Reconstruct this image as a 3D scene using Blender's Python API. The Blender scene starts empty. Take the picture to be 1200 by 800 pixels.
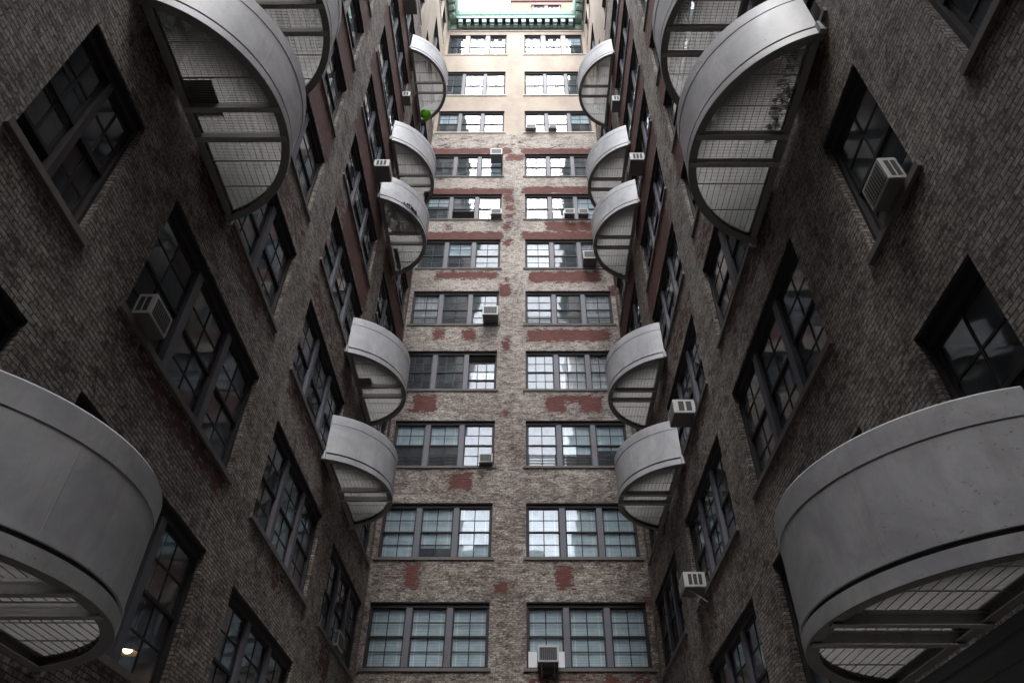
import bpy, math, random
from mathutils import Matrix, Vector, noise as mnoise
random.seed(11)
R = math.radians
scene = bpy.context.scene
COL = scene.collection

# ------------------------------------------------------------------ helpers
class MB:
    """collects faces, builds ONE mesh object"""
    def __init__(self): self.v = []; self.f = []; self.m = []
    def quad(self, a, b, c, d, mi=0):
        i = len(self.v); self.v += [tuple(a), tuple(b), tuple(c), tuple(d)]; self.f.append((i, i+1, i+2, i+3)); self.m.append(mi)
    def poly(self, pts, mi=0):
        i = len(self.v); self.v += [tuple(p) for p in pts]; self.f.append(tuple(range(i, i+len(pts)))); self.m.append(mi)
    def box(self, x0, x1, y0, y1, z0, z1, mi=0, tf=None):
        i = len(self.v)
        p = [(x, y, z) for z in (z0, z1) for y in (y0, y1) for x in (x0, x1)]
        if tf: p = [tf(*q) for q in p]
        self.v += p
        for q in ((0, 2, 3, 1), (4, 5, 7, 6), (0, 1, 5, 4), (2, 6, 7, 3), (0, 4, 6, 2), (1, 3, 7, 5)):
            self.f.append(tuple(i+k for k in q)); self.m.append(mi)
    def tube(self, pts, r, n=8, mi=0):
        pts = [Vector(p) for p in pts]; i0 = len(self.v)
        for k, p in enumerate(pts):
            d = (pts[min(k+1, len(pts)-1)] - pts[max(k-1, 0)]).normalized()
            a = d.cross(Vector((.13, .31, .94))).normalized(); b = d.cross(a)
            for j in range(n):
                t = 2*math.pi*j/n; self.v.append(tuple(p + r*(math.cos(t)*a + math.sin(t)*b)))
        for k in range(len(pts)-1):
            for j in range(n):
                self.f.append((i0+k*n+j, i0+k*n+(j+1) % n, i0+(k+1)*n+(j+1) % n, i0+(k+1)*n+j)); self.m.append(mi)
        self.f.append(tuple(i0+j for j in range(n))[::-1]); self.m.append(mi)
        self.f.append(tuple(i0+(len(pts)-1)*n+j for j in range(n))); self.m.append(mi)
    def sweep(self, prof, path, close_ends=True, mi=0):
        """prof: closed list of (o, z), path(k)->function mapping (o,z)->xyz for each step"""
        i0 = len(self.v); n = len(prof)
        for fn in path:
            self.v += [tuple(fn(o, z)) for o, z in prof]
        for k in range(len(path)-1):
            for j in range(n):
                self.f.append((i0+k*n+j, i0+k*n+(j+1) % n, i0+(k+1)*n+(j+1) % n, i0+(k+1)*n+j)); self.m.append(mi)
        if close_ends:
            self.f.append(tuple(i0+j for j in range(n))[::-1]); self.m.append(mi)
            self.f.append(tuple(i0+(len(path)-1)*n+j for j in range(n))); self.m.append(mi)
    def build(self, name, mats, parent=None, smooth=False, fixn=True):
        me = bpy.data.meshes.new(name)
        me.from_pydata(self.v, [], self.f)
        if not isinstance(mats, (list, tuple)): mats = [mats]
        for m in mats: me.materials.append(m)
        me.polygons.foreach_set('material_index', self.m)
        if smooth: me.polygons.foreach_set('use_smooth', [True]*len(self.f))
        if fixn:
            import bmesh
            bm = bmesh.new(); bm.from_mesh(me)
            bmesh.ops.recalc_face_normals(bm, faces=bm.faces); bm.to_mesh(me); bm.free()
        me.update()
        return link(name, me, parent)

def link(name, me, parent=None):
    o = bpy.data.objects.new(name, me); COL.objects.link(o)
    if parent: o.parent = parent
    return o
def thing(name, label, cat, loc=(0, 0, 0), rz=0, group=None):
    o = bpy.data.objects.new(name, None); COL.objects.link(o)
    o.location = loc; o.rotation_euler = (0, 0, rz); o.empty_display_size = .3
    tag(o, label, cat, group); return o
def tag(o, label, cat, group=None):
    o['label'] = label; o['category'] = cat
    if group: o['group'] = group
def copy_tree(o, parent=None):
    c = o.copy(); COL.objects.link(c); c.parent = parent
    for ch in list(o.children): copy_tree(ch, c)
    return c

# ------------------------------------------------------------------ materials
def mat(name):
    m = bpy.data.materials.new(name); m.use_nodes = True
    nt = m.node_tree; b = nt.nodes['Principled BSDF']
    return m, nt, b
def N(nt, t, **kw):
    n = nt.nodes.new(t)
    for k, v in kw.items():
        if k.startswith('i_'): n.inputs[k[2:].replace('_', ' ')].default_value = v
        elif isinstance(k, str): setattr(n, k, v)
    return n
def lk(nt, a, b): nt.links.new(a, b)
def math_(nt, op, a, b=None, clamp=False):
    n = nt.nodes.new('ShaderNodeMath'); n.operation = op; n.use_clamp = clamp
    for i, x in enumerate((a, b)):
        if x is None: continue
        if isinstance(x, (int, float)): n.inputs[i].default_value = x
        else: lk(nt, x, n.inputs[i])
    return n.outputs[0]
def mix(nt, fac, a, b, typ='RGBA', blend='MIX'):
    n = nt.nodes.new('ShaderNodeMix'); n.data_type = typ
    if typ == 'RGBA': n.blend_type = blend; A, B, O = n.inputs[6], n.inputs[7], n.outputs[2]
    else: A, B, O = n.inputs[2], n.inputs[3], n.outputs[0]
    F = n.inputs[0]
    for s, x in ((F, fac), (A, a), (B, b)):
        if isinstance(x, (int, float)): s.default_value = x
        elif isinstance(x, (tuple, list)): s.default_value = (*x[:3], 1)
        else: lk(nt, x, s)
    return O
def ramp(nt, x, p0, p1):
    n = nt.nodes.new('ShaderNodeMapRange'); n.interpolation_type = 'SMOOTHSTEP'
    lk(nt, x, n.inputs[0]); n.inputs[1].default_value = p0; n.inputs[2].default_value = p1
    return n.outputs[0]
def noise_(nt, vec, scale, detail=4, rough=.55, dist=0):
    n = nt.nodes.new('ShaderNodeTexNoise')
    n.inputs['Scale'].default_value = scale; n.inputs['Detail'].default_value = detail
    n.inputs['Roughness'].default_value = rough; n.inputs['Distortion'].default_value = dist
    if vec is not None: lk(nt, vec, n.inputs['Vector'])
    return n.outputs['Fac']

def wall_coords(nt):
    """(x+y, z) in metres: runs along every wall and along its reveals"""
    g = N(nt, 'ShaderNodeNewGeometry'); s = N(nt, 'ShaderNodeSeparateXYZ'); lk(nt, g.outputs['Position'], s.inputs[0])
    u = math_(nt, 'ADD', s.outputs[0], s.outputs[1])
    c = N(nt, 'ShaderNodeCombineXYZ'); lk(nt, u, c.inputs[0]); lk(nt, s.outputs[2], c.inputs[1])
    return c.outputs[0], g.outputs['Position'], s
def scaled(nt, vec, sx, sy, sz=1):
    m = N(nt, 'ShaderNodeMapping'); lk(nt, vec, m.inputs['Vector']); m.inputs['Scale'].default_value = (sx, sy, sz)
    return m.outputs[0]

def brick_mat(name, stops, red, mort, shift=0.0, lift=None, amp=1.0, bump=.6, patch=.15, joint=(.0055, .6), squash=1.75):
    """painted brick: stops = dark, paint, paint, bare whitewash, from worn to sound paint"""
    m, nt, b = mat(name)
    uv, pos, sep = wall_coords(nt)
    br = N(nt, 'ShaderNodeTexBrick'); lk(nt, uv, br.inputs['Vector'])
    br.inputs['Color1'].default_value = (0, 0, 0, 1); br.inputs['Color2'].default_value = (1, 1, 1, 1); br.inputs['Mortar'].default_value = (.5, .5, .5, 1)
    br.inputs['Scale'].default_value = 1; br.inputs['Mortar Size'].default_value = joint[0]; br.inputs['Mortar Smooth'].default_value = .25
    br.inputs['Brick Width'].default_value = .212; br.inputs['Row Height'].default_value = .0675
    mo = br.outputs['Fac']
    rb = N(nt, 'ShaderNodeRGBToBW'); lk(nt, br.outputs['Color'], rb.inputs[0]); rnd = rb.outputs[0]
    rc_ = math_(nt, 'SUBTRACT', rnd, .5)
    st = scaled(nt, uv, 1, squash)
    n_big = noise_(nt, uv, .45, 4, .6)
    n_mid = noise_(nt, st, 2.6, 6, .7, .4)
    n_fine = noise_(nt, st, 13, 5, .75, .3)
    n_flk = noise_(nt, st, 10.0, 7, .8, .5)
    t = math_(nt, 'ADD', math_(nt, 'MULTIPLY', math_(nt, 'SUBTRACT', n_mid, .5), .62*amp), .5+shift)
    t = math_(nt, 'ADD', t, math_(nt, 'MULTIPLY', rc_, .15*amp))
    t = math_(nt, 'ADD', t, math_(nt, 'MULTIPLY', math_(nt, 'SUBTRACT', n_flk, .5), 1.25*amp))
    t = math_(nt, 'ADD', t, math_(nt, 'MULTIPLY', math_(nt, 'SUBTRACT', n_big, .5), .5))
    n_pat = noise_(nt, uv, 1.5, 5, .65, .8)
    t = math_(nt, 'ADD', t, math_(nt, 'MULTIPLY', math_(nt, 'SUBTRACT', n_pat, .5), patch))
    if lift:   # whitewash survives better up high; some of the brighter light is painted in
        t = math_(nt, 'ADD', t, math_(nt, 'MULTIPLY', ramp(nt, sep.outputs[2], lift[0], lift[1]), lift[2]))
    cr = N(nt, 'ShaderNodeValToRGB'); lk(nt, t, cr.inputs[0]); e = cr.color_ramp.elements
    e[0].position = .24; e[0].color = (*stops[0], 1); e[1].position = .82; e[1].color = (*stops[3], 1)
    for ps, c_ in ((.44, stops[1]), (.60, stops[2])):
        q = e.new(ps); q.color = (*c_, 1)
    c = cr.outputs[0]
    c = mix(nt, math_(nt, 'MULTIPLY', ramp(nt, n_fine, .5, .62), .4*amp), c, stops[0])
    c = mix(nt, math_(nt, 'MULTIPLY', mo, joint[1]), c, mort)
    at = N(nt, 'ShaderNodeAttribute'); at.attribute_name = 'peel'
    pe = math_(nt, 'ADD', at.outputs['Fac'], math_(nt, 'MULTIPLY', rc_, .50))
    pe = math_(nt, 'ADD', pe, math_(nt, 'MULTIPLY', math_(nt, 'SUBTRACT', n_flk, .5), .95))
    pe = math_(nt, 'ADD', pe, math_(nt, 'MULTIPLY', math_(nt, 'SUBTRACT', n_mid, .5), 1.1))
    pm = ramp(nt, pe, .48, .53)
    rc = mix(nt, rnd, red, tuple(x*.66 for x in red))
    rc = mix(nt, math_(nt, 'MULTIPLY', ramp(nt, n_fine, .5, .62), .3), rc, stops[0])
    rc = mix(nt, math_(nt, 'MULTIPLY', mo, .55), rc, mort)
    c = mix(nt, pm, c, rc)
    n_soot = noise_(nt, scaled(nt, uv, .5, .22), 1.0, 4, .6)
    c = mix(nt, ramp(nt, n_soot, .3, .75), c, mix(nt, 1.0, c, (.76, .75, .75), blend='MULTIPLY'))
    lk(nt, c, b.inputs['Base Color'])
    b.inputs['Roughness'].default_value = .78; b.inputs['Specular IOR Level'].default_value = .35
    h = math_(nt, 'ADD', math_(nt, 'MULTIPLY', mo, -.9), math_(nt, 'MULTIPLY', n_fine, 1.1))
    h = math_(nt, 'ADD', h, math_(nt, 'MULTIPLY', n_flk, 1.8)); h = math_(nt, 'ADD', h, math_(nt, 'MULTIPLY', pm, -.35))
    h = math_(nt, 'ADD', h, math_(nt, 'MULTIPLY', rnd, .4))
    bp = N(nt, 'ShaderNodeBump'); bp.inputs['Strength'].default_value = bump; bp.inputs['Distance'].default_value = .028
    lk(nt, h, bp.inputs['Height']); lk(nt, bp.outputs[0], b.inputs['Normal'])
    return m

M = {}
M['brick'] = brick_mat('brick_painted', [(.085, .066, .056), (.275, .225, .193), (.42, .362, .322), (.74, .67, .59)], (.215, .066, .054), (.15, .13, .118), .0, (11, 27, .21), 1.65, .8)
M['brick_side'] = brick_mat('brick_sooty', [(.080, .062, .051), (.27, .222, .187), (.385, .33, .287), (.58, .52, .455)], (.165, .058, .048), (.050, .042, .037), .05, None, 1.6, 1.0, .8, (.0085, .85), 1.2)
M['cream'] = brick_mat('brick_cream', [(.29, .225, .172), (.395, .322, .255), (.45, .375, .305), (.54, .475, .405)], (.45, .25, .2), (.50, .43, .36), .06, None, .45, .25)

def simple(name, col, rough=.6, metal=0, spec=.5, var=.25, scale=6, bump=0, dirt=None, dirt_amt=.4, stretch=(1, 1, 1)):
    m, nt, b = mat(name)
    tc = N(nt, 'ShaderNodeTexCoord'); v = tc.outputs['Object']
    v = scaled(nt, v, *stretch)
    n = noise_(nt, v, scale, 6, .65, .2)
    c = mix(nt, n, tuple(x*(1-var) for x in col), tuple(min(1, x*(1+var)) for x in col))
    if dirt:
        n2 = noise_(nt, v, scale*.45, 7, .75, .6)
        c = mix(nt, math_(nt, 'MULTIPLY', ramp(nt, n2, .54, .66), dirt_amt), c, dirt)
    lk(nt, c, b.inputs['Base Color'])
    b.inputs['Roughness'].default_value = rough; b.inputs['Metallic'].default_value = metal; b.inputs['Specular IOR Level'].default_value = spec
    rr = math_(nt, 'ADD', math_(nt, 'MULTIPLY', n, .3), rough-.15, True); lk(nt, rr, b.inputs['Roughness'])
    if bump:
        bp = N(nt, 'ShaderNodeBump'); bp.inputs['Strength'].default_value = bump; bp.inputs['Distance'].default_value = .01
        lk(nt, n, bp.inputs['Height']); lk(nt, bp.outputs[0], b.inputs['Normal'])
    return m
M['sill'] = simple('sill_stone', (.145, .13, .118), .85, var=.35, scale=9, bump=.3, dirt=(.07, .06, .055))
M['mullion'] = simple('mullion_paint', (.12, .12, .145), .6, var=.22, scale=5, dirt=(.13, .065, .045), dirt_amt=.55, stretch=(1, 1, .4))
M['sash'] = simple('sash_paint', (.026, .021, .022), .7, var=.3, scale=8)
M['mull_cream'] = simple('mullion_cream', (.47, .40, .33), .7, var=.12, scale=5)
def steel_mat():
    """weathered aluminium-grey paint: cloudy chalking, runs down the sheet, rust freckles"""
    m, nt, b = mat('balcony_paint')
    tc = N(nt, 'ShaderNodeTexCoord'); v = tc.outputs['Object']; oi = N(nt, 'ShaderNodeObjectInfo')
    off = N(nt, 'ShaderNodeVectorMath'); off.operation = 'ADD'; lk(nt, v, off.inputs[0])
    cx_ = N(nt, 'ShaderNodeCombineXYZ')
    gp = N(nt, 'ShaderNodeNewGeometry'); lk(nt, gp.outputs['Position'], off.inputs[0]); v = off.outputs[0]
    n1 = noise_(nt, v, 1.4, 7, .7, .6); n2 = noise_(nt, scaled(nt, v, 7, 7, .55), 1.0, 6, .7, .3); n3 = noise_(nt, v, 17, 5, .75, .2); n4 = noise_(nt, v, .9, 3, .5)
    c = mix(nt, ramp(nt, n1, .3, .7), (.31, .305, .318), (.45, .445, .46))
    c = mix(nt, math_(nt, 'MULTIPLY', ramp(nt, n2, .50, .72), .42), c, (.27, .255, .25))
    ru = math_(nt, 'MULTIPLY', ramp(nt, n3, .595, .66), ramp(nt, n4, .45, .58))
    c = mix(nt, math_(nt, 'MULTIPLY', ru, .75), c, (.20, .115, .07))
    c = mix(nt, math_(nt, 'MULTIPLY', ramp(nt, n3, .30, .24), .5), c, (.68, .68, .69))
    lk(nt, c, b.inputs['Base Color'])
    lk(nt, math_(nt, 'ADD', math_(nt, 'MULTIPLY', n1, .35), .34, True), b.inputs['Roughness'])
    h = math_(nt, 'ADD', n4, math_(nt, 'MULTIPLY', n1, .35)); bp = N(nt, 'ShaderNodeBump'); bp.inputs['Strength'].default_value = .35; bp.inputs['Distance'].default_value = .03
    lk(nt, h, bp.inputs['Height']); lk(nt, bp.outputs[0], b.inputs['Normal'])
    return m
M['steel'] = steel_mat()
M['joist'] = simple('joist_paint', (.40, .39, .37), .6, var=.15, scale=6, dirt=(.20, .13, .09), dirt_amt=.5)
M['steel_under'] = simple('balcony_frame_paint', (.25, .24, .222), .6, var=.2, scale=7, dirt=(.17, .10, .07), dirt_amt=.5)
M['rod'] = simple('grating_rod', (.30, .29, .27), .6, var=.2)
M['gap'] = simple('shadow_gap_tone', (.05, .05, .05), .8, var=.2)  # near-black tone painting the shade in the gap under the parapet
M['grate'] = simple('grating_galvanised', (.385, .375, .36), .55, var=.15, scale=12, dirt=(.22, .17, .13), dirt_amt=.4)
M['ac'] = simple('ac_casing', (.46, .46, .45), .45, var=.08, scale=5, dirt=(.38, .33, .27), dirt_amt=.35)
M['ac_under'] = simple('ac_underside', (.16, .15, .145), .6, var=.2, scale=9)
M['ac_dark'] = simple('ac_slots', (.035, .035, .04), .7, var=.2, scale=9)
M['panel'] = simple('filler_panel', (.70, .71, .72), .5, var=.06, scale=4)
M['copper'] = simple('verdigris_copper', (.235, .325, .28), .75, var=.22, scale=4, dirt=(.06, .11, .10), dirt_amt=.6)
M['copper_shade'] = simple('shaded_copper', (.035, .05, .05), .8, var=.3, scale=5)  # near-black tone painting the shade around the cornice brackets
M['room'] = simple('room_plaster', (.42, .42, .41), .9, var=.1, scale=2)
M['roof'] = simple('roof_felt', (.08, .08, .08), .9, var=.2, scale=2)
M['outer'] = simple('outer_render', (.40, .36, .32), .9, var=.15, scale=1)
M['metal_dark'] = simple('dark_door_metal', (.10, .105, .11), .5, var=.15, scale=4, dirt=(.05, .05, .055), dirt_amt=.4)
M['rust'] = simple('rusty_dark', (.055, .042, .036), .85, var=.5, scale=14, bump=.4)
M['dark_leaf'] = simple('dead_leaves', (.045, .04, .032), .9, var=.5, scale=20)
M['green'] = simple('green_plastic', (.16, .60, .012), .45, var=.2, scale=12)
M['curtain'] = simple('curtain_cloth', (.55, .56, .57), .9, var=.15, scale=5, stretch=(6, 6, .3))
M['tape'] = simple('blind_tape', (.75, .78, .80), .8, var=.05)

def blind_mat():
    m, nt, b = mat('venetian_blind')
    uv, pos, s = wall_coords(nt)
    w = N(nt, 'ShaderNodeTexWave'); w.wave_type = 'BANDS'; w.bands_direction = 'Y'
    lk(nt, uv, w.inputs['Vector']); w.inputs['Scale'].default_value = 6.5; w.inputs['Distortion'].default_value = .15
    n = noise_(nt, uv, .9, 3)
    c = mix(nt, w.outputs['Fac'], (.44, .55, .58), (.60, .71, .74))
    c = mix(nt, n, c, mix(nt, 1.0, c, (.8, .86, .88), blend='MULTIPLY'))
    lk(nt, c, b.inputs['Base Color']); b.inputs['Roughness'].default_value = .7
    bp = N(nt, 'ShaderNodeBump'); bp.inputs['Strength'].default_value = .5; bp.inputs['Distance'].default_value = .02
    lk(nt, w.outputs['Fac'], bp.inputs['Height']); lk(nt, bp.outputs[0], b.inputs['Normal'])
    return m
M['blind'] = blind_mat()

def glass_mat():
    """old window glass: see-through, reflecting by Fresnel, slightly wavy and dirty"""
    m = bpy.data.materials.new('window_glass'); m.use_nodes = True; nt = m.node_tree
    nt.nodes.remove(nt.nodes['Principled BSDF']); out = nt.nodes['Material Output']
    uv, pos, s = wall_coords(nt)
    tr = N(nt, 'ShaderNodeBsdfTransparent'); tr.inputs[0].default_value = (.95, .97, .98, 1)
    gl = N(nt, 'ShaderNodeBsdfGlossy'); gl.inputs['Roughness'].default_value = .03; gl.inputs['Color'].default_value = (.93, .96, 1, 1)
    oi = N(nt, 'ShaderNodeObjectInfo')
    n = noise_(nt, uv, .8, 2, .5)
    bp = N(nt, 'ShaderNodeBump'); bp.inputs['Strength'].default_value = .07; bp.inputs['Distance'].default_value = .06
    lk(nt, n, bp.inputs['Height']); lk(nt, bp.outputs[0], gl.inputs['Normal'])
    ge = N(nt, 'ShaderNodeNewGeometry'); dp = N(nt, 'ShaderNodeVectorMath'); dp.operation = 'DOT_PRODUCT'
    lk(nt, ge.outputs['Incoming'], dp.inputs[0]); lk(nt, ge.outputs['Normal'], dp.inputs[1])
    cs = math_(nt, 'SUBTRACT', 1, math_(nt, 'ABSOLUTE', dp.outputs['Value']), True)
    fres = math_(nt, 'ADD', math_(nt, 'MULTIPLY', math_(nt, 'POWER', cs, 5), .90), .098)
    mx = N(nt, 'ShaderNodeMixShader'); lk(nt, fres, mx.inputs[0]); lk(nt, tr.outputs[0], mx.inputs[1]); lk(nt, gl.outputs[0], mx.inputs[2])
    df = N(nt, 'ShaderNodeBsdfDiffuse'); df.inputs[0].default_value = (.26, .31, .36, 1)  # dirt film, its blue-grey tint also painting in pale reflections
    dn = noise_(nt, uv, 2.3, 6, .7)
    m2 = N(nt, 'ShaderNodeMixShader'); lk(nt, math_(nt, 'ADD', math_(nt, 'MULTIPLY', ramp(nt, dn, .35, .8), .22), .10), m2.inputs[0])
    lk(nt, mx.outputs[0], m2.inputs[1]); lk(nt, df.outputs[0], m2.inputs[2]); lk(nt, m2.outputs[0], out.inputs[0])
    return m
M['glass'] = glass_mat()

def ground_mat():
    m, nt, b = mat('yard_concrete')
    g = N(nt, 'ShaderNodeNewGeometry')
    n = noise_(nt, g.outputs['Position'], .7, 8, .7); n2 = noise_(nt, g.outputs['Position'], 22, 4, .6)
    c = mix(nt, n, (.07, .068, .065), (.17, .165, .155)); c = mix(nt, math_(nt, 'MULTIPLY', n2, .4), c, (.06, .06, .06))
    lk(nt, c, b.inputs['Base Color']); b.inputs['Roughness'].default_value = .85
    return m
M['ground'] = ground_mat()

# ------------------------------------------------------------------ layout (metres, camera at the origin)
XL, XR, D = -5.354, 4.333, 24.0
Y0 = -7.0                      # near end of the court
GZ = -1.65
TOP = 51.0
FL = 3.695
CREAM = 36.95                  # brick turns cream above this
DEPTH = 8.0                    # depth of the wings
REV = .15                      # window reveal
def Pt(w):
    if w == 'L': return lambda u, d, z: (XL-d, u, z)
    if w == 'R': return lambda u, d, z: (XR+d, u, z)
    return lambda u, d, z: (u, D+d, z)

# camera model (only to skip windows far outside any nearby view)
F, PD, CX, ROLL, YAW = 836.187, R(40.827), 609.652, .266/100, R(-.312)
def proj(X, Y, Z):
    X, Y = X*math.cos(YAW)-Y*math.sin(YAW), X*math.sin(YAW)+Y*math.cos(YAW)
    d = Y*math.cos(PD)+Z*math.sin(PD); up = -Y*math.sin(PD)+Z*math.cos(PD)
    if d < .3: return None
    return CX+X/d*F, 400-up/d*F
def unproj(u, v, Y=D):
    x = u-CX; y = v-400; x, y = x+ROLL*y, y-ROLL*x
    x /= F; y = -y/F
    X, Yy, Z = x, math.cos(PD)-y*math.sin(PD), math.sin(PD)+y*math.cos(PD)
    X, Yy = X*math.cos(-YAW)-Yy*math.sin(-YAW), X*math.sin(-YAW)+Yy*math.cos(-YAW)
    return X*Y/Yy, Z*Y/Yy

def rows(w):
    """(k, sill underside z, head z)"""
    out = []
    h0, s0 = (9.12, 6.88) if w == 'B' else (8.90, 6.50)
    for k in range(-2, 8): out.append((k, s0+FL*k, h0+FL*k))
    out += [(8, 37.05, 39.5), (9, 41.2, 44.26), (10, 46.42, 49.34)]
    return out
COLS = {'L': [('A', 4.16, 5.68, 2), ('B', 6.91, 11.42, 3), ('C', 12.87, 17.4, 3), ('D', 18.9, 23.55, 3)],
        'R': [('Z', 2.20, 3.49, 1), ('A', 4.72, 6.00, 1), ('B', 7.68, 11.96, 3), ('C', 13.42, 17.68, 3), ('D', 19.4, 23.5, 3)],
        'B': [('P', -5.17, -1.14, 3), ('Q', .10, 4.13, 3)]}

def visible(w, u0, u1, z0, z1, mg=140):
    P = Pt(w)
    q = [proj(*P(u, 0, z)) for u in (u0, (u0+u1)/2, u1) for z in (z0, (z0+z1)/2, z1)]
    q = [p for p in q if p]
    return any(-mg < p[0] < 1200+mg and -mg < p[1] < 800+mg for p in q)

WIN = {w: [] for w in 'LRB'}
for w in 'LRB':
    for k, s, h in rows(w):
        for c, u0, u1, n in COLS[w]:
            a, b = u0, u1
            if w in 'LR' and k >= 9 and c == 'D': a, b, n = (20.3, 23.1, 2) if w == 'L' else (20.7, 23.2, 2)
            if w in 'LR' and c in 'AZ' and k > 3: continue
            if visible(w, a, b, s, h): WIN[w].append((k, c, a, b, s, h, n))

# bare-brick patches: (u0, u1, z0, z1, strength)
PATCH = {'L': [], 'R': [], 'B': []}
for x0, y0, x1, y1, s in [(473, 661, 492, 688, 1), (653, 664, 670, 690, 1), (580, 681, 595, 696, .9), (526, 555, 552, 573, 1),
        (484, 463, 512, 483, 1), (466, 480, 500, 483, .8), (640, 464, 662, 482, 1), (680, 464, 705, 482, 1), (640, 464, 705, 471, 1), (587, 480, 597, 488, .9), (589, 398, 598, 411, .9),
        (507, 385, 521, 398, 1), (542, 386, 557, 398, 1), (617, 386, 714, 400, 1), (590, 393, 598, 400, .8), (510, 318, 584, 327, 1), (620, 318, 704, 331, 1),
        (585, 333, 599, 347, 1), (591, 325, 599, 330, .8), (495, 272, 590, 281, 1.1), (612, 272, 705, 281, 1.1), (640, 260, 700, 271, 1), (520, 262, 530, 271, .8),
        (500, 221, 601, 228, 1.1), (612, 219, 700, 227, 1.1), (590, 228, 602, 238, .9), (592, 240, 603, 247, .9), (590, 250, 602, 256, .9), (592, 258, 602, 264, .8), (588, 262, 598, 270, .9), (589, 280, 600, 288, .9),
        (500, 174, 600, 181, 1.1), (612, 174, 695, 181, 1.05), (592, 180, 615, 189, .75), 
        (600, 340, 606, 346, .6), (714, 335, 723, 346, .9), (752, 699, 770, 711, .95), (620, 792, 760, 800, .8), (455, 620, 462, 640, .5), (512, 204, 520, 212, .8)]:
    xa, za = unproj(x0, y1); xb, zb = unproj(x1, y0); PATCH['B'].append((xa, xb, za, zb, s))
rq = random.Random(9)
for _ in range(34):
    a = rq.uniform(XL+.2, XR-.6); b = rq.uniform(35.2, 36.7); PATCH['B'].append((a, a+rq.uniform(.15, .7), b, b+rq.uniform(.1, .25), rq.uniform(.6, .95)))
rp = random.Random(5)
for w in 'LR':
    for k, c, u0, u1, s, h, n in WIN[w]:
        if k >= 8: continue
        if k >= 2:
            PATCH[w].append((u0-.3, u1+.3, s-1.32, s-.02 if k >= 4 else s-.35, min(.95, .50+.07*k) if k >= 4 else .42+.04*k))
            if k >= 3: PATCH[w].append((u0+rp.uniform(.2, 1.5), u1+.1, s-1.3, s-.05, .95))
        elif k >= 1:
            PATCH[w].append((u0+rp.uniform(-.2, 1), u1-rp.uniform(0, .8), s-.55, s-.05, .62))
        else:
            for _ in range(2 if c in 'CD' else 0):
                a = rp.uniform(u0, u1-.6); b = rp.uniform(.3, .9)
                PATCH[w].append((a, a+rp.uniform(.3, .7), s-b-.1, s-.12, .75))
PATCH['L'].append((7.6, 11.3, 6.10, 6.48, .85)); PATCH['R'].append((5.0, 5.5, 8.0, 8.5, .0))
def peel(w, u, z):
    v = 0.0
    for a, b, c, d, s in PATCH[w]:
        if u < a-.35 or u > b+.35 or z < c-.35 or z > d+.35: continue
        e = min(u-a, b-u, z-c, d-z)
        v = max(v, s*max(0, min(1, .5+e/.40)))
    return v

def ticks(lo, hi, edges, step):
    e = sorted(set([round(lo, 4), round(hi, 4)]+[round(x, 4) for x in edges if lo < x < hi])); out = [e[0]]
    for a, b in zip(e, e[1:]):
        n = max(1, math.ceil((b-a)/step))
        out += [a+(b-a)*i/n for i in range(1, n+1)]
    return out

def make_wall(w, u0, u1, parent, brick):
    P = Pt(w)
    ops = [(a, b, s+.10, h) for k, c, a, b, s, h, n in WIN[w]]
    us = ticks(u0, u1, [x for o in ops for x in o[:2]], .16 if w == 'B' else .25)
    zs = ticks(GZ-.3, TOP, [CREAM]+[x for o in ops for x in o[2:]], .12 if w == 'B' else .25)
    mb = MB(); idx = {}; attr = []
    def vid(i, j):
        if (i, j) not in idx:
            idx[(i, j)] = len(mb.v); mb.v.append(P(us[i], 0, zs[j])); attr.append(peel(w, us[i], zs[j]))
        return idx[(i, j)]
    for i in range(len(us)-1):
        uc = (us[i]+us[i+1])/2; col = [o for o in ops if o[0] < uc < o[1]]
        for j in range(len(zs)-1):
            zc = (zs[j]+zs[j+1])/2
            if any(o[2] < zc < o[3] for o in col): continue
            q = (vid(i, j), vid(i+1, j), vid(i+1, j+1), vid(i, j+1))
            mb.f.append(q if w != 'L' else q[::-1] if False else q); mb.m.append(1 if zc > CREAM else 0)
    for a, b, s, h in ops:
        mi = 1 if s > CREAM else 0
        n0 = len(mb.v)
        mb.quad(P(a, 0, s), P(a, 0, h), P(a, REV+.1, h), P(a, REV+.1, s), mi)
        mb.quad(P(b, 0, s), P(b, REV+.1, s), P(b, REV+.1, h), P(b, 0, h), mi)
        mb.quad(P(a, 0, h), P(b, 0, h), P(b, REV+.1, h), P(a, REV+.1, h), mi)
        mb.quad(P(a, 0, s), P(a, REV+.1, s), P(b, REV+.1, s), P(b, 0, s), mi)
        attr += [0.0]*(len(mb.v)-n0)
    o = mb.build('wall', [brick, M['cream']], parent, fixn=False)
    at = o.data.attributes.new('peel', 'FLOAT', 'POINT'); at.data.foreach_set('value', attr)
    return o

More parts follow.
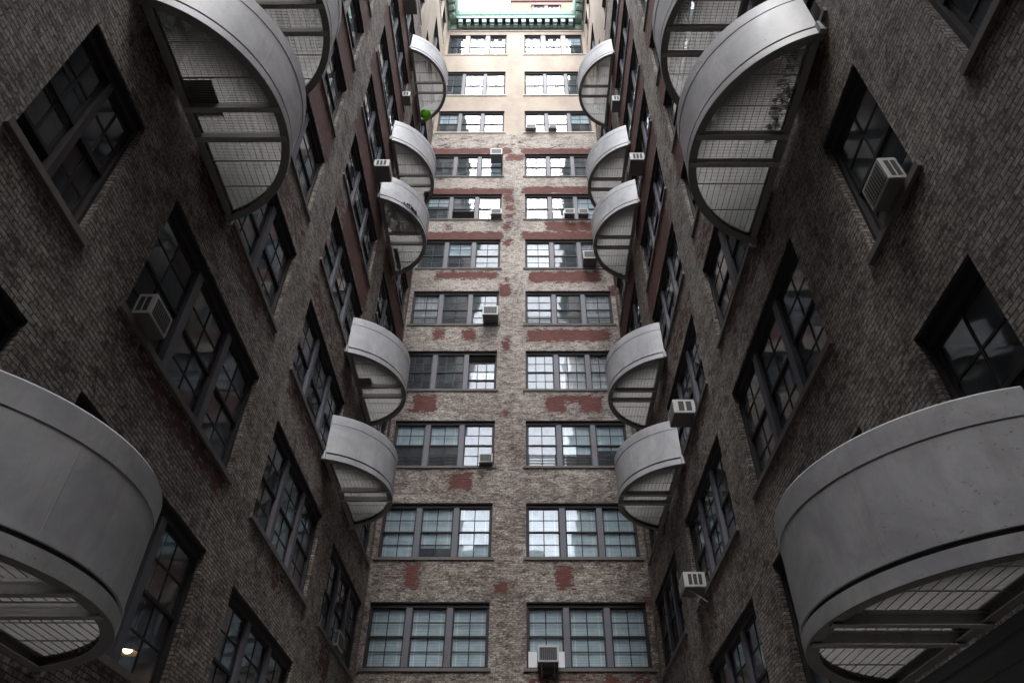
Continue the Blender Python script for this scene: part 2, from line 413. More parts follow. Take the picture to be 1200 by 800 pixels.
# ------------------------------------------------------------------ windows
def make_window(w, spec, parent, opts):
    k, c, u0, u1, s, h, n = spec
    P = Pt(w); rnd = random.Random(hash((w, k, c)) if False else (ord(w)*1000+k*31+ord(c)))
    sill_h = .12
    z0 = s+sill_h
    mull_m = M['mullion'] if k < 10 else M['mull_cream']
    fr = MB(); tf = P
    narrow = c in 'AZ'
    fw = .06; d0, d1 = REV-.05, REV+.08; hd = .17 if k < 10 else .12
    fr.box(u0+.001, u0+fw, d0, d1, z0, h-hd, 1, tf); fr.box(u1-fw, u1-.001, d0, d1, z0, h-hd, 1, tf)
    fr.box(u0+.001, u1-.001, .012, d1, h-.035, h-.001, 1, tf)
    fr.box(u0+.001, u1-.001, d0-.01, d1, h-hd, h-.036, 1, tf); fr.box(u0+fw, u1-fw, d0, d1, z0, z0+.05, 1, tf)
    mw = .10 if narrow else .20 if k < 10 else .30
    span = (u1-u0-2*fw-(n-1)*mw)/n
    bays = []
    for i in range(n):
        a = u0+fw+i*(span+mw); bays.append((a, a+span))
        if i < n-1: fr.box(a+span, a+span+mw, d0-.02 if k < 10 else .01, d1, z0+.05, h-hd, 1 if narrow else 0, tf)
    win = fr.build('window', [mull_m, M['sash']], parent)
    sl = MB(); sl.box(u0-.10, u1+.10, -.05, 0, s+.01, z0-.01, 0, tf); sl.box(u0+.002, u1-.002, 0, REV+.06, s+.102, z0, 0, tf)
    sl.build('sill', M['sill'] if k < 8 else M['mull_cream'], win)
    zb, zt = z0+.05, h-hd; zm = (zb+zt)/2
    for i, (a, b) in enumerate(bays):
        o = opts.get((w, k, c, i), {})
        cols = o.get('cols', 3 if (w, k) == ('B', 3) else 2)
        up = o.get('lower_up', 0); dn = o.get('upper_down', 0)
        sm = MB(); gm = MB()
        for part, zA, zB, dd in (('u', zm-dn, zt-dn, REV-.005), ('l', zb+up, zm+.05+up, REV+.03)):
            zB = min(zB, zt)
            r = .055; t = .032
            sm.box(a, a+r, dd, dd+.03, zA, zB, 0, tf); sm.box(b-r, b, dd, dd+.03, zA, zB, 0, tf)
            sm.box(a+r, b-r, dd, dd+.03, zA, zA+.05, 0, tf); sm.box(a+r, b-r, dd, dd+.03, zB-.05, zB, 0, tf)
            for j in range(1, cols):
                x = a+(b-a)*j/cols; sm.box(x-t/2, x+t/2, dd+.004, dd+.026, zA+.05, zB-.05, 0, tf)
            zz = (zA+zB)/2; sm.box(a+r, b-r, dd+.005, dd+.025, zz-t/2, zz+t/2, 0, tf)
            # each pane its own slightly different tilt, as old glass sits
            for j in range(cols):
                xa = a+r if j == 0 else a+(b-a)*j/cols; xb = b-r if j == cols-1 else a+(b-a)*(j+1)/cols
                for (za, zc_) in ((zA+.05, zz), (zz, zB-.05)):
                    g = [dd+.015+rnd.uniform(-.003, .003) for _ in range(3)]
                    gm.quad(tf(xa, g[0], za), tf(xb, g[1], za), tf(xb, g[1]+g[2]-g[0], zc_), tf(xa, g[2], zc_))
        if (w, k) in (('B', 2), ('B', 4)) and not (c == 'P' and i == 2):
            gd = MB()
            for q in range(4): gd.box(a+.05, b-.05, REV-.055, REV-.035, zb+.10+.13*q, zb+.125+.13*q, 0, tf)
            for x in (a+.06, b-.08, (a+b)/2): gd.box(x, x+.02, REV-.034, REV-.018, zb+.06, zb+.55, 0, tf)
            gd.build('window_guard', M['sash'], win)
        so = sm.build('sash', M['sash'], win)
        gm.build('pane', M['glass'], win, fixn=False)
        bl = o.get('blind')
        if bl is None:
            bl = 1.0 if (w == 'B' and k <= 1) else (rnd.choice([0, 0, .35, .5, 1]) if rnd.random() < .55 else 0)
        if bl:
            bm_ = MB(); zl = zt-(zt-zb)*bl+.01
            cur = o.get('curtain', (w == 'B' and k in (4, 5) and i in (0, 2)))
            if cur:
                st = 14
                for q in range(st):
                    x0_ = a+(b-a)*q/st; x1_ = a+(b-a)*(q+1)/st; e0 = REV+.09+.03*(q % 2); e1 = REV+.09+.03*((q+1) % 2)
                    bm_.quad(tf(x0_, e0, zl), tf(x1_, e1, zl), tf(x1_, e1, zt), tf(x0_, e0, zt))
                bm_.build('curtain', M['curtain'], win, fixn=False)
            else:
                bm_.box(a+.02, b-.02, REV+.078, REV+.088, zl, zt, 0, tf)
                for x in (a+.16, b-.20): bm_.box(x, x+.028, REV+.068, REV+.0775, zl, zt, 1, tf)
                bm_.build('blind', [M['blind'], M['tape']], win)
    return win

OPTS = {('B', 6, 'P', 1): dict(lower_up=.80, blind=0), ('B', 3, 'P', 2): dict(upper_down=.42, blind=0), ('B', 1, 'P', 1): dict(blind=.80, lower_up=.0),
        ('B', 2, 'P', 0): dict(blind=.5), ('B', 2, 'P', 1): dict(blind=.5), ('B', 2, 'P', 2): dict(blind=0), ('B', 2, 'Q', 0): dict(blind=0), ('B', 2, 'Q', 1): dict(blind=.7), ('B', 2, 'Q', 2): dict(blind=.6),
        ('B', 3, 'P', 0): dict(blind=0), ('B', 3, 'P', 1): dict(blind=0), ('B', 3, 'Q', 0): dict(blind=0), ('B', 3, 'Q', 1): dict(blind=1, curtain=True), ('B', 3, 'Q', 2): dict(blind=1, curtain=True),
        ('B', 4, 'P', 0): dict(blind=1, curtain=True), ('B', 4, 'P', 1): dict(blind=0), ('B', 4, 'P', 2): dict(blind=0), ('B', 4, 'Q', 0): dict(blind=0), ('B', 4, 'Q', 1): dict(blind=0), ('B', 4, 'Q', 2): dict(blind=1, curtain=True),
        ('L', -1, 'B', 0): dict(blind=0), ('L', -1, 'B', 1): dict(blind=0), ('L', -1, 'B', 2): dict(blind=0),
        ('L', 0, 'A', 0): dict(blind=0, lower_up=.4), ('L', 0, 'A', 1): dict(blind=0)}

# ------------------------------------------------------------------ wings of the building
def cornice(w, u0, u1, parent):
    """copper cornice: bed mould, row of block brackets, corona with a drip and crown"""
    P = Pt(w); mb = MB()
    prof = [(0, 50.02), (-.10, 50.02), (-.12, 50.16), (-.16, 50.22), (-.16, 50.62), (-.62, 50.62), (-.62, 50.68), (-.60, 50.70), (-.60, 51.02), (-.66, 51.06), (-.74, 51.30), (-.78, 51.42), (0, 51.50)]
    path = [lambda o, z, u=u: P(u, o, z) for u in (u0, u1)]
    if w == 'B': path = [lambda o, z: P(u0-o*1, o, z), lambda o, z: P(u1+o*1, o, z)]
    else:
        path = [lambda o, z: P(u0, o, z), lambda o, z: P(u1+o, o, z)]
    mb.sweep(prof, path)
    c = mb.build('cornice', M['copper'], parent)
    bd = MB(); bd.box(u0+(.62 if w == 'B' else 0), u1-.62, -.175, -.161, 50.02, 50.60, 0, P); bd.box(u0+(.62 if w == 'B' else 0), u1-.62, -.56, -.176, 50.606, 50.6185, 0, P)  # thin dark sheets painting the shade between and over the brackets
    bd.build('bracket_gap_shade', M['copper_shade'], c)
    bk = MB(); n = int((u1-u0-1.0)/.56); off = (u1-u0-(n-1)*.56)/2
    for i in range(n):
        u = u0+off+i*.56
        bk.box(u-.15, u+.15, -.56, -.176, 50.14, 50.605, 0, P); bk.box(u-.12, u+.12, -.40, -.176, 50.02, 50.139, 0, P)
    bk.build('bracket', M['copper'], c)
    st = MB(); st.box(u0+.08 if w == 'B' else u0, u1-.08, -.05, 0, 49.78, 49.92, 0, P)
    st.build('string_course', M['mull_cream'], c)

def make_wing(w, label, u0, u1, x_dir):
    P = Pt(w)
    root = thing('brick_building', label, 'building', P((u0+u1)/2, 0, GZ))
    inv = Matrix.Translation(-Vector(root.location))
    objs0 = set(bpy.data.objects)
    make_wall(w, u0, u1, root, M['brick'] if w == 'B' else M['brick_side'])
    # shell: outer wall, ends, roof
    sh = MB()
    sh.quad(P(u0, DEPTH, GZ), P(u1, DEPTH, GZ), P(u1, DEPTH, TOP), P(u0, DEPTH, TOP))
    sh.quad(P(u0, .001, GZ), P(u0, DEPTH, GZ), P(u0, DEPTH, TOP), P(u0, .001, TOP)); sh.quad(P(u1, .001, GZ), P(u1, DEPTH, GZ), P(u1, DEPTH, TOP), P(u1, .001, TOP))
    sh.build('outer_wall', M['outer'], root)
    rf = MB(); rf.box(u0, u1, 0, DEPTH, TOP, TOP+.3, 0, P); rf.build('roof', M['roof'], root)
    fl = MB()
    zs = [h+.22 for k, s, h in rows(w)]
    for z in zs[:-1]: fl.box(u0+.01, u1-.01, REV+.12, DEPTH-.01, z, z+.3, 0, P)
    fl.quad(P(u0+.01, 5.5, GZ), P(u1-.01, 5.5, GZ), P(u1-.01, 5.5, TOP-.01), P(u0+.01, 5.5, TOP-.01))
    ed = sorted(set((a, b) for k, c, a, b, s, h, n in WIN[w]))
    cols = sorted(set(round(b+.45, 2) for a, b in ed))
    for u in cols:
        if u < u1-.3: fl.box(u-.1, u+.1, REV+.12, 5.49, GZ, TOP-.01, 0, P)
    fl.build('floor_slab', M['room'], root)
    for sp in WIN[w]: make_window(w, sp, root, OPTS)
    cornice(w, u0 if w == 'B' else Y0, u1, root)
    for o in root.children: o.matrix_parent_inverse = inv
    return root

wing_b = make_wing('B', 'tall middle wing with two columns of triple windows, peeling brick below and cream brick above', XL, XR, 1)
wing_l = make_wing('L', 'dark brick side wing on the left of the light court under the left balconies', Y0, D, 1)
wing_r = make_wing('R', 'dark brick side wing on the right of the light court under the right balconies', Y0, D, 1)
# dark sheet-metal loading door low on the right wing
dr = MB(); P = Pt('R')
dr.box(3.2, 9.1, -.03, 0, GZ, 2.16, 0, P)
for z in (-.9, -.1, .7, 1.4, 1.96): dr.box(3.2, 9.1, -.045, -.03, z, z+.03, 0, P)
dr.box(3.1, 9.2, -.06, 0, 2.162, 2.27, 0, P)
o = dr.build('loading_door', M['metal_dark'], wing_r); o.matrix_parent_inverse = Matrix.Translation(-Vector(wing_r.location))

# block added behind the viewer to cut low sky light (only mirrored in glass)
REAR_H = 25.0
rw = MB(); rw.box(XL, XR, Y0-8, Y0-.002, GZ, REAR_H)
rear = thing('rear_sky_block', 'added brick block behind the viewpoint, shading the court from low sky', 'building', (0, Y0, GZ))
o = rw.build('wall', M['brick_side'], rear); o.matrix_parent_inverse = Matrix.Translation((0, -Y0, -GZ))

# cream tower seen over the cornice
tw = thing('rooftop_tower', 'cream rooftop tower with one double window above the green cornice', 'building', (4, 28, TOP))
mb = MB(); mb.box(-1.02, 12, 28, 36, TOP+.3, 63.6); a = mb.build('wall', simple('tower_brick', (.19, .145, .095), .85, var=.06, scale=2), tw)
mb = MB(); mb.box(-1.12, 12.1, 27.86, 36.1, 63.602, 64.1); b_ = mb.build('coping', simple('coping_tile', (.20, .10, .10), .8), tw)
wx0, wz1 = unproj(624, 7, 27.9); wx1, wz0 = unproj(657, 18.5, 27.9)
mb = MB()
mid = (wx0+wx1)/2
for x0_, x1_ in ((wx0, wx0+.09), (mid-.14, mid+.14), (wx1-.09, wx1)): mb.box(x0_, x1_, 27.86, 27.999, wz0, wz1)
mb.box(wx0-.1, wx1+.1, 27.8, 27.999, wz1+.002, wz1+.3); mb.box(wx0-.1, wx1+.1, 27.8, 27.999, wz0-.15, wz0-.002)
c_ = mb.build('window', simple('tower_window_frame', (.12, .05, .05), .6), tw)
mb = MB(); zc = (wz0+wz1)/2
for x0_, x1_ in ((wx0+.09, mid-.14), (mid+.14, wx1-.09)):
    mb.quad((x0_, 27.96, wz0), (x1_, 27.96, wz0), (x1_, 27.96, wz1), (x0_, 27.96, wz1))
d_ = mb.build('pane', M['glass'], c_, fixn=False)
mb = MB()
for x0_, x1_ in ((wx0+.09, mid-.14), (mid+.14, wx1-.09)):
    mb.box(x0_, x1_, 27.90, 27.95, zc-.05, zc+.05)
    mb.box((x0_+x1_)/2-.02, (x0_+x1_)/2+.02, 27.90, 27.95, wz0, zc-.05); mb.box((x0_+x1_)/2-.02, (x0_+x1_)/2+.02, 27.90, 27.95, zc+.05, wz1)
e_ = mb.build('sash', M['sash'], c_)
for o in (a, b_, c_): o.matrix_parent_inverse = Matrix.Translation(-Vector(tw.location))

# ------------------------------------------------------------------ curved steel balconies
HA, SAG = 2.0, 1.57
RAD = (HA*HA+SAG*SAG)/(2*SAG); CXB = SAG-RAD; ANG = math.asin(HA/RAD)
def arc(o, z, t): r = RAD+o; return (CXB+r*math.cos(t), r*math.sin(t), z)
NA = 72
TS = [-ANG+2*ANG*i/NA for i in range(NA+1)]
def make_balcony():
    root = thing('steel_balcony', 'x', 'balcony', group='curved steel balconies on the side wings')
    e = [.035/RAD]*2
    # parapet: rolled sheet with a lapped top strip and weld seams
    mb = MB()
    t2 = [t*(1-.02) for t in TS]
    path = [lambda o, z, t=t: arc(o, z, t) for t in t2]
    mb.sweep([(-.012, .262), (0, .262), (0, 1.20), (-.012, 1.20)], path)
    par = mb.build('parapet', M['steel'], root)
    mb = MB(); mb.sweep([(-.022, 1.18), (.008, 1.18), (.010, 1.45), (-.004, 1.47), (-.03, 1.46)], path)
    mb.build('top_strip', M['steel'], par)
    for f in (-.90, -.30, .42): # vertical weld beads
        t = f*ANG; mb = MB(); mb.sweep([(0, .27), (.004, .27), (.004, 1.178), (0, 1.178)], [lambda o, z, t=t, q=q: arc(o, z, t+q) for q in (-.0025, .0025)])
        mb.build('weld_seam', M['steel'], par)
    mb = MB(); mb.sweep([(-.013, .258), (.014, .258), (.014, .30), (0, .305), (-.013, .305)], path)
    mb.build('bottom_lip', M['steel'], par)
    mb = MB(); mb.sweep([(-.06, .207), (-.035, .207), (-.035, .32), (-.06, .32)], path)  # dark strip behind the gap, standing in for its shade
    mb.build('parapet_gap_shade', M['gap'], par)
    # edge beam: curved channel, flanges inward
    mb = MB(); path = [lambda o, z, t=t: arc(o, z, t) for t in TS]
    mb.sweep([(.008, .05), (.008, .205), (-.12, .205), (-.12, .193), (-.004, .193), (-.004, .062), (-.12, .062), (-.12, .05)], path)
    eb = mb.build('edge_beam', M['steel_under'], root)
    mb = MB(); mb.sweep([(.0085, .054), (.016, .05), (.018, .206), (.0085, .206)], path); mb.build('rim_plate', M['steel'], eb)
    for s in (-1, 1):
        mb = MB(); y = s*(HA+.015); mb.box(-.0, .10, y-.02 if s > 0 else y-.05, y+.05 if s > 0 else y+.02, .02, .26)
        mb.build('end_plate', M['steel'], root)
    # wall beam
    mb = MB(); y0, y1 = -HA+.08, HA-.08
    mb.sweep([(.16, .05), (.16, .062), (.052, .062), (.052, .193), (.16, .193), (.16, .205), (.04, .205), (.04, .05)], [lambda o, z, y=y: (o, y, z) for y in (y0, y1)])
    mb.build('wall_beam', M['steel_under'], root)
    for yb in (-.20, .33):
        mb = MB(); lim = CXB+math.sqrt(RAD**2-yb**2)-.012
        mb.sweep([(0, .02), (.09, .02), (.09, .030), (.012, .030), (.012, .148), (.09, .148), (.09, .158), (0, .158)], [lambda o, z, x=x: (x, yb+o-.09, z) for x in (.055, lim)])
        jo = mb.build('joist', M['joist'], root)
        mb = MB()
        for z in (.05, .11):
            for x in (.08,): mb.box(x, x+.03, yb-.118, yb-.0905, z-.015, z+.015)
        mb.build('bolt', M['steel_under'], jo)
    # bar grating
    mb = MB(); y = -HA+.14
    while y < HA-.13:
        lim = CXB+math.sqrt(max(.01, (RAD-.02)**2-y*y))
        if lim > .25: mb.box(.06, lim, y-.0025, y+.0025, .168, .196, 0)
        y += .029
    x = .16
    while x < SAG-.1:
        hy = math.sqrt((RAD-.02)**2-(x-CXB)**2)
        hy = min(hy, HA-.13); mb.box(x-.0032, x+.0032, -hy, hy, .160, .1675, 1); x += .105
    for y in (-1.28, -.72, .78, 1.3):
        lim = CXB+math.sqrt((RAD-.02)**2-y*y); mb.box(.06, lim, y-.010, y+.010, .150, .1595, 1)
    mb.build('grating', [M['grate'], M['rod']], root, fixn=True)
    def sm_(o):
        for c in o.children:
            if c.name.split('.')[0] in ('parapet', 'top_strip', 'edge_beam', 'rim_plate', 'bottom_lip', 'parapet_gap_shade'):
                c.data.polygons.foreach_set('use_smooth', [True]*len(c.data.polygons)); c.data.set_sharp_from_angle(angle=R(35))
            sm_(c)
    sm_(root)
    return root

BAL = [ # side, y, z, label
 ('L', 6.22, 2.35, 'largest curved steel balcony, its grey parapet filling the lower left corner'),
 ('R', 6.90, 2.32, 'largest curved steel balcony at the lower right, above the dark metal door'),
 ('L', 6.30, 10.03, 'big curved balcony at upper left with a dark square plate on its grating'),
 ('R', 6.85, 10.03, 'big curved balcony at upper right with dark dead leaves on its grating'),
 ('L', 6.35, 13.73, 'curved balcony at the top left edge, partly hidden by the one with the dark plate'),
 ('R', 6.85, 13.73, 'curved balcony at the top right edge, partly hidden by the one with dead leaves'),
 ('L', 18.35, 10.03, 'lowest small balcony of the far left stack, beside the fourth row of middle windows'),
 ('R', 18.60, 10.03, 'lowest small balcony of the far right stack, just under a white air conditioner'),
 ('L', 18.35, 13.73, 'second balcony up in the far left stack, with a small dark box on its grating'),
 ('R', 18.60, 13.73, 'second balcony up in the far right stack, above the one under the white air conditioner'),
 ('L', 18.35, 21.12, 'third balcony up the far left stack, with dark plants and a plank on it'),
 ('R', 18.60, 21.12, 'third balcony up in the far right stack, with a white curved pipe beside it'),
 ('L', 18.35, 24.82, 'fourth balcony up in the far left stack, just above the one with dark plants'),
 ('R', 18.60, 24.82, 'fourth balcony up in the far right stack, just above the one with the white pipe'),
 ('L', 18.35, 32.3, 'topmost balcony of the far left stack, with a bright green bag under its grating'),
 ('R', 18.60, 32.3, 'topmost balcony of the far right stack, white against cream brick')]
proto = make_balcony()
for i, (s, y, z, lab) in enumerate(BAL):
    o = proto if i == 0 else copy_tree(proto)
    o.location = (XL if s == 'L' else XR, y, z-.05); o.rotation_euler = (0, 0, 0 if s == 'L' else math.pi)
    o['label'] = lab

# ------------------------------------------------------------------ air conditioners
def make_ac(wdt, hgt, dep, slots, bracket=False, fillers=None, name='air_conditioner'):
    """local: x outward from the wall, y along it, z up; origin at inner bottom edge"""
    root = thing(name, 'x', 'air conditioner', group='window air conditioners')
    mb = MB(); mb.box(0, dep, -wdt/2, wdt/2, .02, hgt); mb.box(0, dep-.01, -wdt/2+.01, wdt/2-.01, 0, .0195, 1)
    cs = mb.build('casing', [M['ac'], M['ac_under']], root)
    bv = cs.modifiers.new('bevel', 'BEVEL'); bv.width = .008; bv.segments = 2; bv.limit_method = 'ANGLE'
    mb = MB()  # condenser grille in front
    mb.box(dep, dep+.004, -wdt*.42, wdt*.42, hgt*.14, hgt*.88, 0)
    for i in range(9):
        y = -wdt*.42+wdt*.84*(i+.5)/9; mb.box(dep+.004, dep+.010, y-.006, y+.006, hgt*.14, hgt*.88, 1)
    mb.build('grille', [M['ac_dark'], M['ac_under']], root)
    for sgn in (-1, 1):  # louvre slots on both sides
        mb = MB()
        for i in range(slots):
            x0_ = dep*(.16+.70*i/slots); x1_ = x0_+dep*.70/slots*.72
            y = sgn*wdt/2; mb.box(x0_, x1_, min(y, y+sgn*.004), max(y, y+sgn*.004), hgt*.18, hgt*.86)
        mb.build('louvre', M['ac_dark'], root)
    if bracket:
        for sgn in (-1, 1):
            mb = MB(); y = sgn*wdt*.3
            mb.tube([(.0, y, -.30), (dep*.8, y, -.01)], .012, 6); mb.build('bracket', M['ac'], root)
    if fillers:
        for f0, f1 in fillers:
            mb = MB(); mb.box(-.135, -.118, f0, f1, 0, hgt*1.02); mb.build('filler_panel', M['panel'], root)
    return root
def place_ac(w, u, z, label, wdt=.62, hgt=.42, dep=.5, slots=3, tilt=0, d=.0, **kw):
    r = make_ac(wdt, hgt, dep, slots, **kw)
    P = Pt(w); r.location = P(u, d, z)
    rz = {'L': 0, 'R': math.pi, 'B': -math.pi/2}[w]
    r.rotation_euler = (0, R(tilt), rz); r['label'] = label
    return r
SB = lambda k: 6.88+.13+FL*k
SS = lambda k: 6.50+.13+FL*k
place_ac('B', -1.50, 34.05, 'air conditioner hung high in the left window column just under the cream brick', .66, .55, .62)
place_ac('B', -1.40, SB(6), 'small air conditioner beside the opened dark window in the left window column', .56, .42, .35)
place_ac('B', 2.42, SB(6), 'left one of two air conditioners side by side in the right window column', .52, .42, .35)
place_ac('B', 3.14, SB(6), 'right one of two air conditioners side by side in the right window column', .52, .42, .35)
place_ac('B', 3.24, SB(5), 'wide white air conditioner at the right window beside the far right balcony', .66, .56, .62)
place_ac('B', -1.48, SB(4), 'air conditioner with a white filler panel in the fifth left window from below', .70, .56, .62, fillers=[(.35, .95)])
place_ac('B', -1.45, SB(2), 'small air conditioner low in the third left window from below, beside the brick pier', .52, .40, .25)
place_ac('B', .78, SB(0), 'air conditioner between two white filler panels in the lowest right window', .66, .52, .55, fillers=[(-.62, -.34), (.34, .62)], bracket=True)
place_ac('B', .48, 37.17, 'left of two low air conditioners in the lowest cream brick window', .6, .36, .3)
place_ac('B', 1.76, 37.17, 'right of two low air conditioners in the lowest cream brick window', .46, .32, .3)
place_ac('L', 7.36, SS(0), 'grey air conditioner in the big dark window left, below the plated balcony', .54, .38, .26, 2)
place_ac('L', 15.55, SS(4), 'white air conditioner with three louvres jutting out over the far left third balcony', .72, .40, .55, 3)
place_ac('L', 17.00, SS(6), 'tiny white air conditioner beside the topmost far left balcony', .5, .38, .35, 2)
place_ac('L', 14.50, SS(7), 'dark undersided air conditioner at the top edge of the left wing', .72, .40, .55, 3)
place_ac('L', 21.10, SS(0), 'pale air conditioner set almost flush in the lowest left corner window', .75, .46, .12, 3)
place_ac('R', 5.12, SS(0), 'tilted grey air conditioner in the narrow right window beside the big balcony', .48, .40, .22, 2, tilt=3)
place_ac('R', 15.02, SS(1), 'white air conditioner with two dark louvres above the lowest far right balcony', .66, .42, .55, 2)
place_ac('R', 16.85, SS(0), 'white air conditioner with slatted end and bracket low on the right wing', .62, .38, .52, 3, bracket=True)
place_ac('R', 15.30, SS(4), 'white air conditioner hanging over the third far right balcony', .72, .42, .52, 3)
place_ac('R', 17.30, SS(6), 'small white air conditioner just below the topmost far right balcony', .6, .42, .35, 2)

# ------------------------------------------------------------------ loose things on the balconies
def on_bal(s, yb, zb, x, y):
    return ((XL+x) if s == 'L' else (XR-x), yb+y, zb+.148)
import bmesh
bm = bmesh.new(); bmesh.ops.create_icosphere(bm, subdivisions=4, radius=.27)
for v in bm.verts:
    top = max(0, v.co.z/.27); v.co.z *= .85
    v.co *= 1+.16*mnoise.noise(v.co*6)+.05*mnoise.noise(v.co*17)
    v.co.x *= 1-.55*top**3; v.co.y *= 1-.55*top**3
zt_ = max(v.co.z for v in bm.verts)
for v in bm.verts: v.co.z -= zt_
me = bpy.data.meshes.new('green_bag'); bm.to_mesh(me); bm.free(); me.materials.append(M['green'])
for p in me.polygons: p.use_smooth = True
o = link('green_bag', me); tag(o, 'bright green bag tied under the grating of the topmost far left balcony', 'bag'); o.location = (XL+.47, 18.35+1.38, 32.3+.108)

mb = MB(); mb.box(-.22, .22, -.30, .30, 0, .012); mb.box(-.23, .23, -.31, -.29, .0122, .03); mb.box(-.23, .23, .29, .31, .0122, .03)
o = mb.build('steel_plate', M['rust']); tag(o, 'dark square plate lying on the grating of the upper left balcony', 'plate'); o.location = on_bal('L', 6.35, 10.03, .36, -.42)

def leaf_pile(name, label, loc, rx, ry, n, hh=.2):
    rr = random.Random(n); mb = MB()
    for _ in range(n):
        t = rr.uniform(0, 6.28); q = math.sqrt(rr.random()); x = rx*q*math.cos(t); y = ry*q*math.sin(t); z = rr.uniform(.005, hh*(1-q*.8)+.02)
        a = Vector((rr.uniform(-1, 1), rr.uniform(-1, 1), rr.uniform(-.5, .5))).normalized()*rr.uniform(.03, .09)
        b = a.cross(Vector((rr.uniform(-1, 1), rr.uniform(-1, 1), 1))).normalized()*rr.uniform(.02, .045)
        c = Vector((x, y, z)); pts = [c-a, c+b*.8, c+a, c-b*.8]
        zmin = min(p.z for p in pts)
        if zmin < .002: pts = [p+Vector((0, 0, .002-zmin)) for p in pts]
        mb.poly(pts)
    o = mb.build(name, M['dark_leaf'], fixn=False); tag(o, label, 'leaves' if 'leaf' in name else 'plant'); o.location = loc; return o
leaf_pile('leaf_pile', 'dark dead leaves caught on the grating of the upper right balcony', on_bal('R', 6.85, 10.03, .30, -.75), .13, .70, 90)
leaf_pile('potted_plants', 'dark plants spread over the near half of the third far left balcony', on_bal('L', 18.35, 21.12, .75, -.85), .62, .75, 900, .5)
mb = MB(); mb.box(-.09, .09, -.55, .55, 0, .04); mb.box(-.09, .09, -.5, -.44, .0402, .06); mb.box(-.09, .09, .44, .5, .0402, .06)
o = mb.build('wooden_plank', M['rust']); tag(o, 'dark plank lying near the wall on the third far left balcony', 'plank'); o.location = on_bal('L', 18.35, 21.12, .30, 1.15)
mb = MB(); mb.box(-.2, .2, -.22, .22, 0, .22); mb.box(-.22, .22, -.24, .24, .2202, .25); mb.box(-.03, .03, -.26, -.2402, .1, .18)
o = mb.build('storage_box', M['rust']); tag(o, 'small dark box on the grating of the second far left balcony', 'box'); o.location = on_bal('L', 18.35, 13.73, .34, -.35)
mb = MB(); mb.box(-.16, .16, -.2, .2, 0, .25); mb.box(-.18, .18, -.22, .22, .2502, .28)
o = mb.build('planter_box', M['rust']); tag(o, 'dark planter at the outer edge of the fourth far left balcony', 'planter'); o.location = on_bal('L', 18.35, 24.82, 1.25, .85)
mb = MB(); mb.tube([(0, 0, 0), (0, 0, .7), (.03, .02, .86), (.12, .06, .97), (.25, .1, 1.0), (.36, .12, .97), (.42, .14, .88), (.44, .15, .6), (.44, .15, .02)], .035, 10)
o = mb.build('curved_pipe', M['panel']); tag(o, 'white curved pipe standing at the end of the third far right balcony', 'pipe'); p = on_bal('R', 18.6, 21.12, .55, -1.72); o.location = (p[0], p[1], p[2]+.002)

# lit lamp inside the low left window
lamp = thing('pendant_lamp', 'glowing pendant lamp behind the glass of the lowest left window', 'lamp', (XL-.60, 11.13, 3.42))
mb = MB(); mb.sweep([(.03, .22), (.20, .05), (.19, .04), (.02, .20)], [lambda o, z, t=t: (o*math.cos(t), o*math.sin(t), z) for t in [2*math.pi*i/20 for i in range(21)]], False)
mb.build('lamp_shade', M['sill'], lamp)
m, nt, b = mat('lamp_glow'); b.inputs['Emission Color'].default_value = (1, .66, .30, 1); b.inputs['Emission Strength'].default_value = 1.3
bm = bmesh.new(); bmesh.ops.create_uvsphere(bm, u_segments=14, v_segments=10, radius=.075); me = bpy.data.meshes.new('bulb'); bm.to_mesh(me); bm.free(); me.materials.append(m)
o = link('bulb', me, lamp); o.location = (0, 0, .10)
mb = MB(); mb.tube([(0, 0, .2), (0, 0, 1.98)], .012, 6); mb.build('cord', M['ac_dark'], lamp)

# ------------------------------------------------------------------ ground
mb = MB(); mb.quad((-300, -300, GZ), (300, -300, GZ), (300, 300, GZ), (-300, 300, GZ))
o = mb.build('ground', M['ground']); o['kind'] = 'structure'

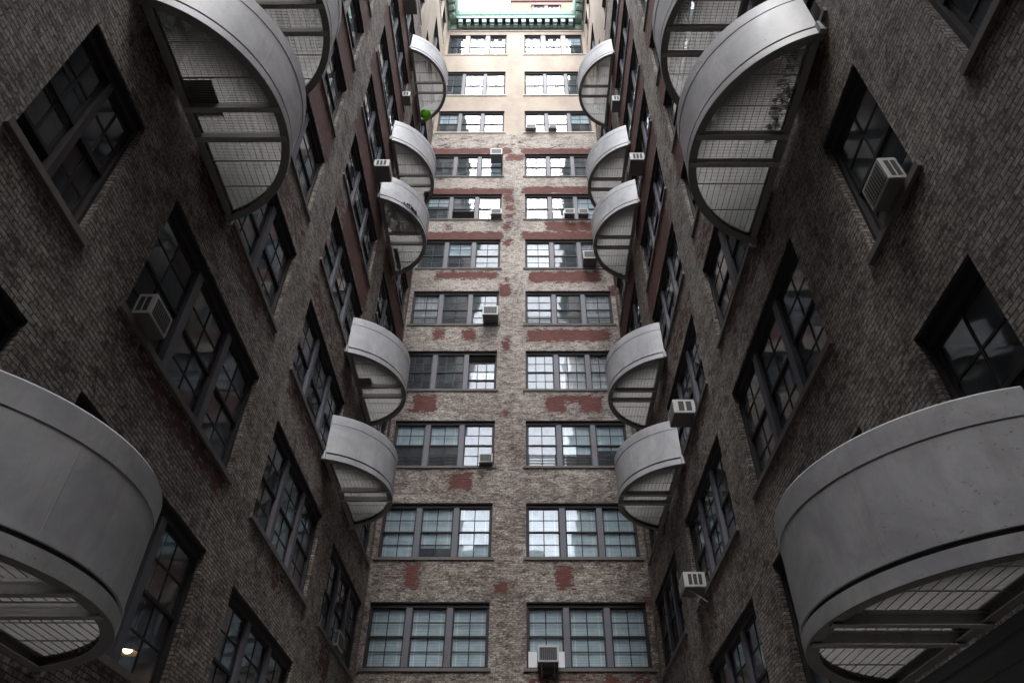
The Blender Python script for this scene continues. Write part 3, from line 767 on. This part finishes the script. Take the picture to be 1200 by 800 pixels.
# ------------------------------------------------------------------ light: overcast daylight
SUN_EL, SUN_AZ = R(62), R(180)      # light comes from behind the viewer
w = bpy.data.worlds.new('World'); scene.world = w; w.use_nodes = True; nt = w.node_tree
bg = nt.nodes['Background']
sky = nt.nodes.new('ShaderNodeTexSky'); sky.sky_type = 'NISHITA'; sky.sun_disc = False
sky.sun_elevation = SUN_EL; sky.sun_rotation = SUN_AZ; sky.air_density = 1.2; sky.dust_density = 3.0
tc = nt.nodes.new('ShaderNodeTexCoord')
cl = noise_(nt, scaled(nt, tc.outputs['Generated'], 1, 1, 1.6), 1.6, 5, .55)
bw = nt.nodes.new('ShaderNodeRGBToBW'); lk(nt, sky.outputs[0], bw.inputs[0])
# cloud deck: the sky's own brightness without its blue, brighter where the cloud is thin
CLOUD = 9.0
cloud = mix(nt, ramp(nt, cl, .3, .7), (CLOUD*.84, CLOUD*.90, CLOUD*.99), (CLOUD*1.03, CLOUD*1.07, CLOUD*1.13))
cm = mix(nt, .88, sky.outputs[0], cloud)
lk(nt, cm, bg.inputs['Color']); bg.inputs['Strength'].default_value = .12
sl = bpy.data.lights.new('sun', 'SUN'); sl.energy = .5; sl.angle = R(25); sl.color = (1, .98, .96)
so = bpy.data.objects.new('sun', sl); COL.objects.link(so)
d = Vector((math.sin(SUN_AZ)*math.cos(SUN_EL), math.cos(SUN_AZ)*math.cos(SUN_EL), math.sin(SUN_EL)))
so.rotation_euler = d.to_track_quat('Z', 'Y').to_euler(); so.location = (0, -20, 80)

# ------------------------------------------------------------------ camera
cd = bpy.data.cameras.new('camera'); cam = bpy.data.objects.new('camera', cd); COL.objects.link(cam)
cd.sensor_width = 36; cd.lens = F/1200*36; cd.clip_end = 1000
cd.shift_x = (600-CX)/1200
ry = math.atan(ROLL)
base = Matrix.Rotation(-YAW, 4, 'Z') @ Matrix.Rotation(math.pi/2+PD, 4, 'X') @ Matrix.Rotation(ry, 4, 'Z')
cam.matrix_world = base
scene.camera = cam

vs = scene.view_settings; vs.view_transform = 'Standard'; vs.look = 'None'; vs.exposure = 2.92; vs.gamma = 1; vs.use_curve_mapping = False
cy = scene.cycles; cy.max_bounces = 12; cy.diffuse_bounces = 8; cy.glossy_bounces = 5; cy.transparent_max_bounces = 24; cy.transmission_bounces = 6
cy.use_adaptive_sampling = False; cy.use_denoising = True; cy.sample_clamp_indirect = 4
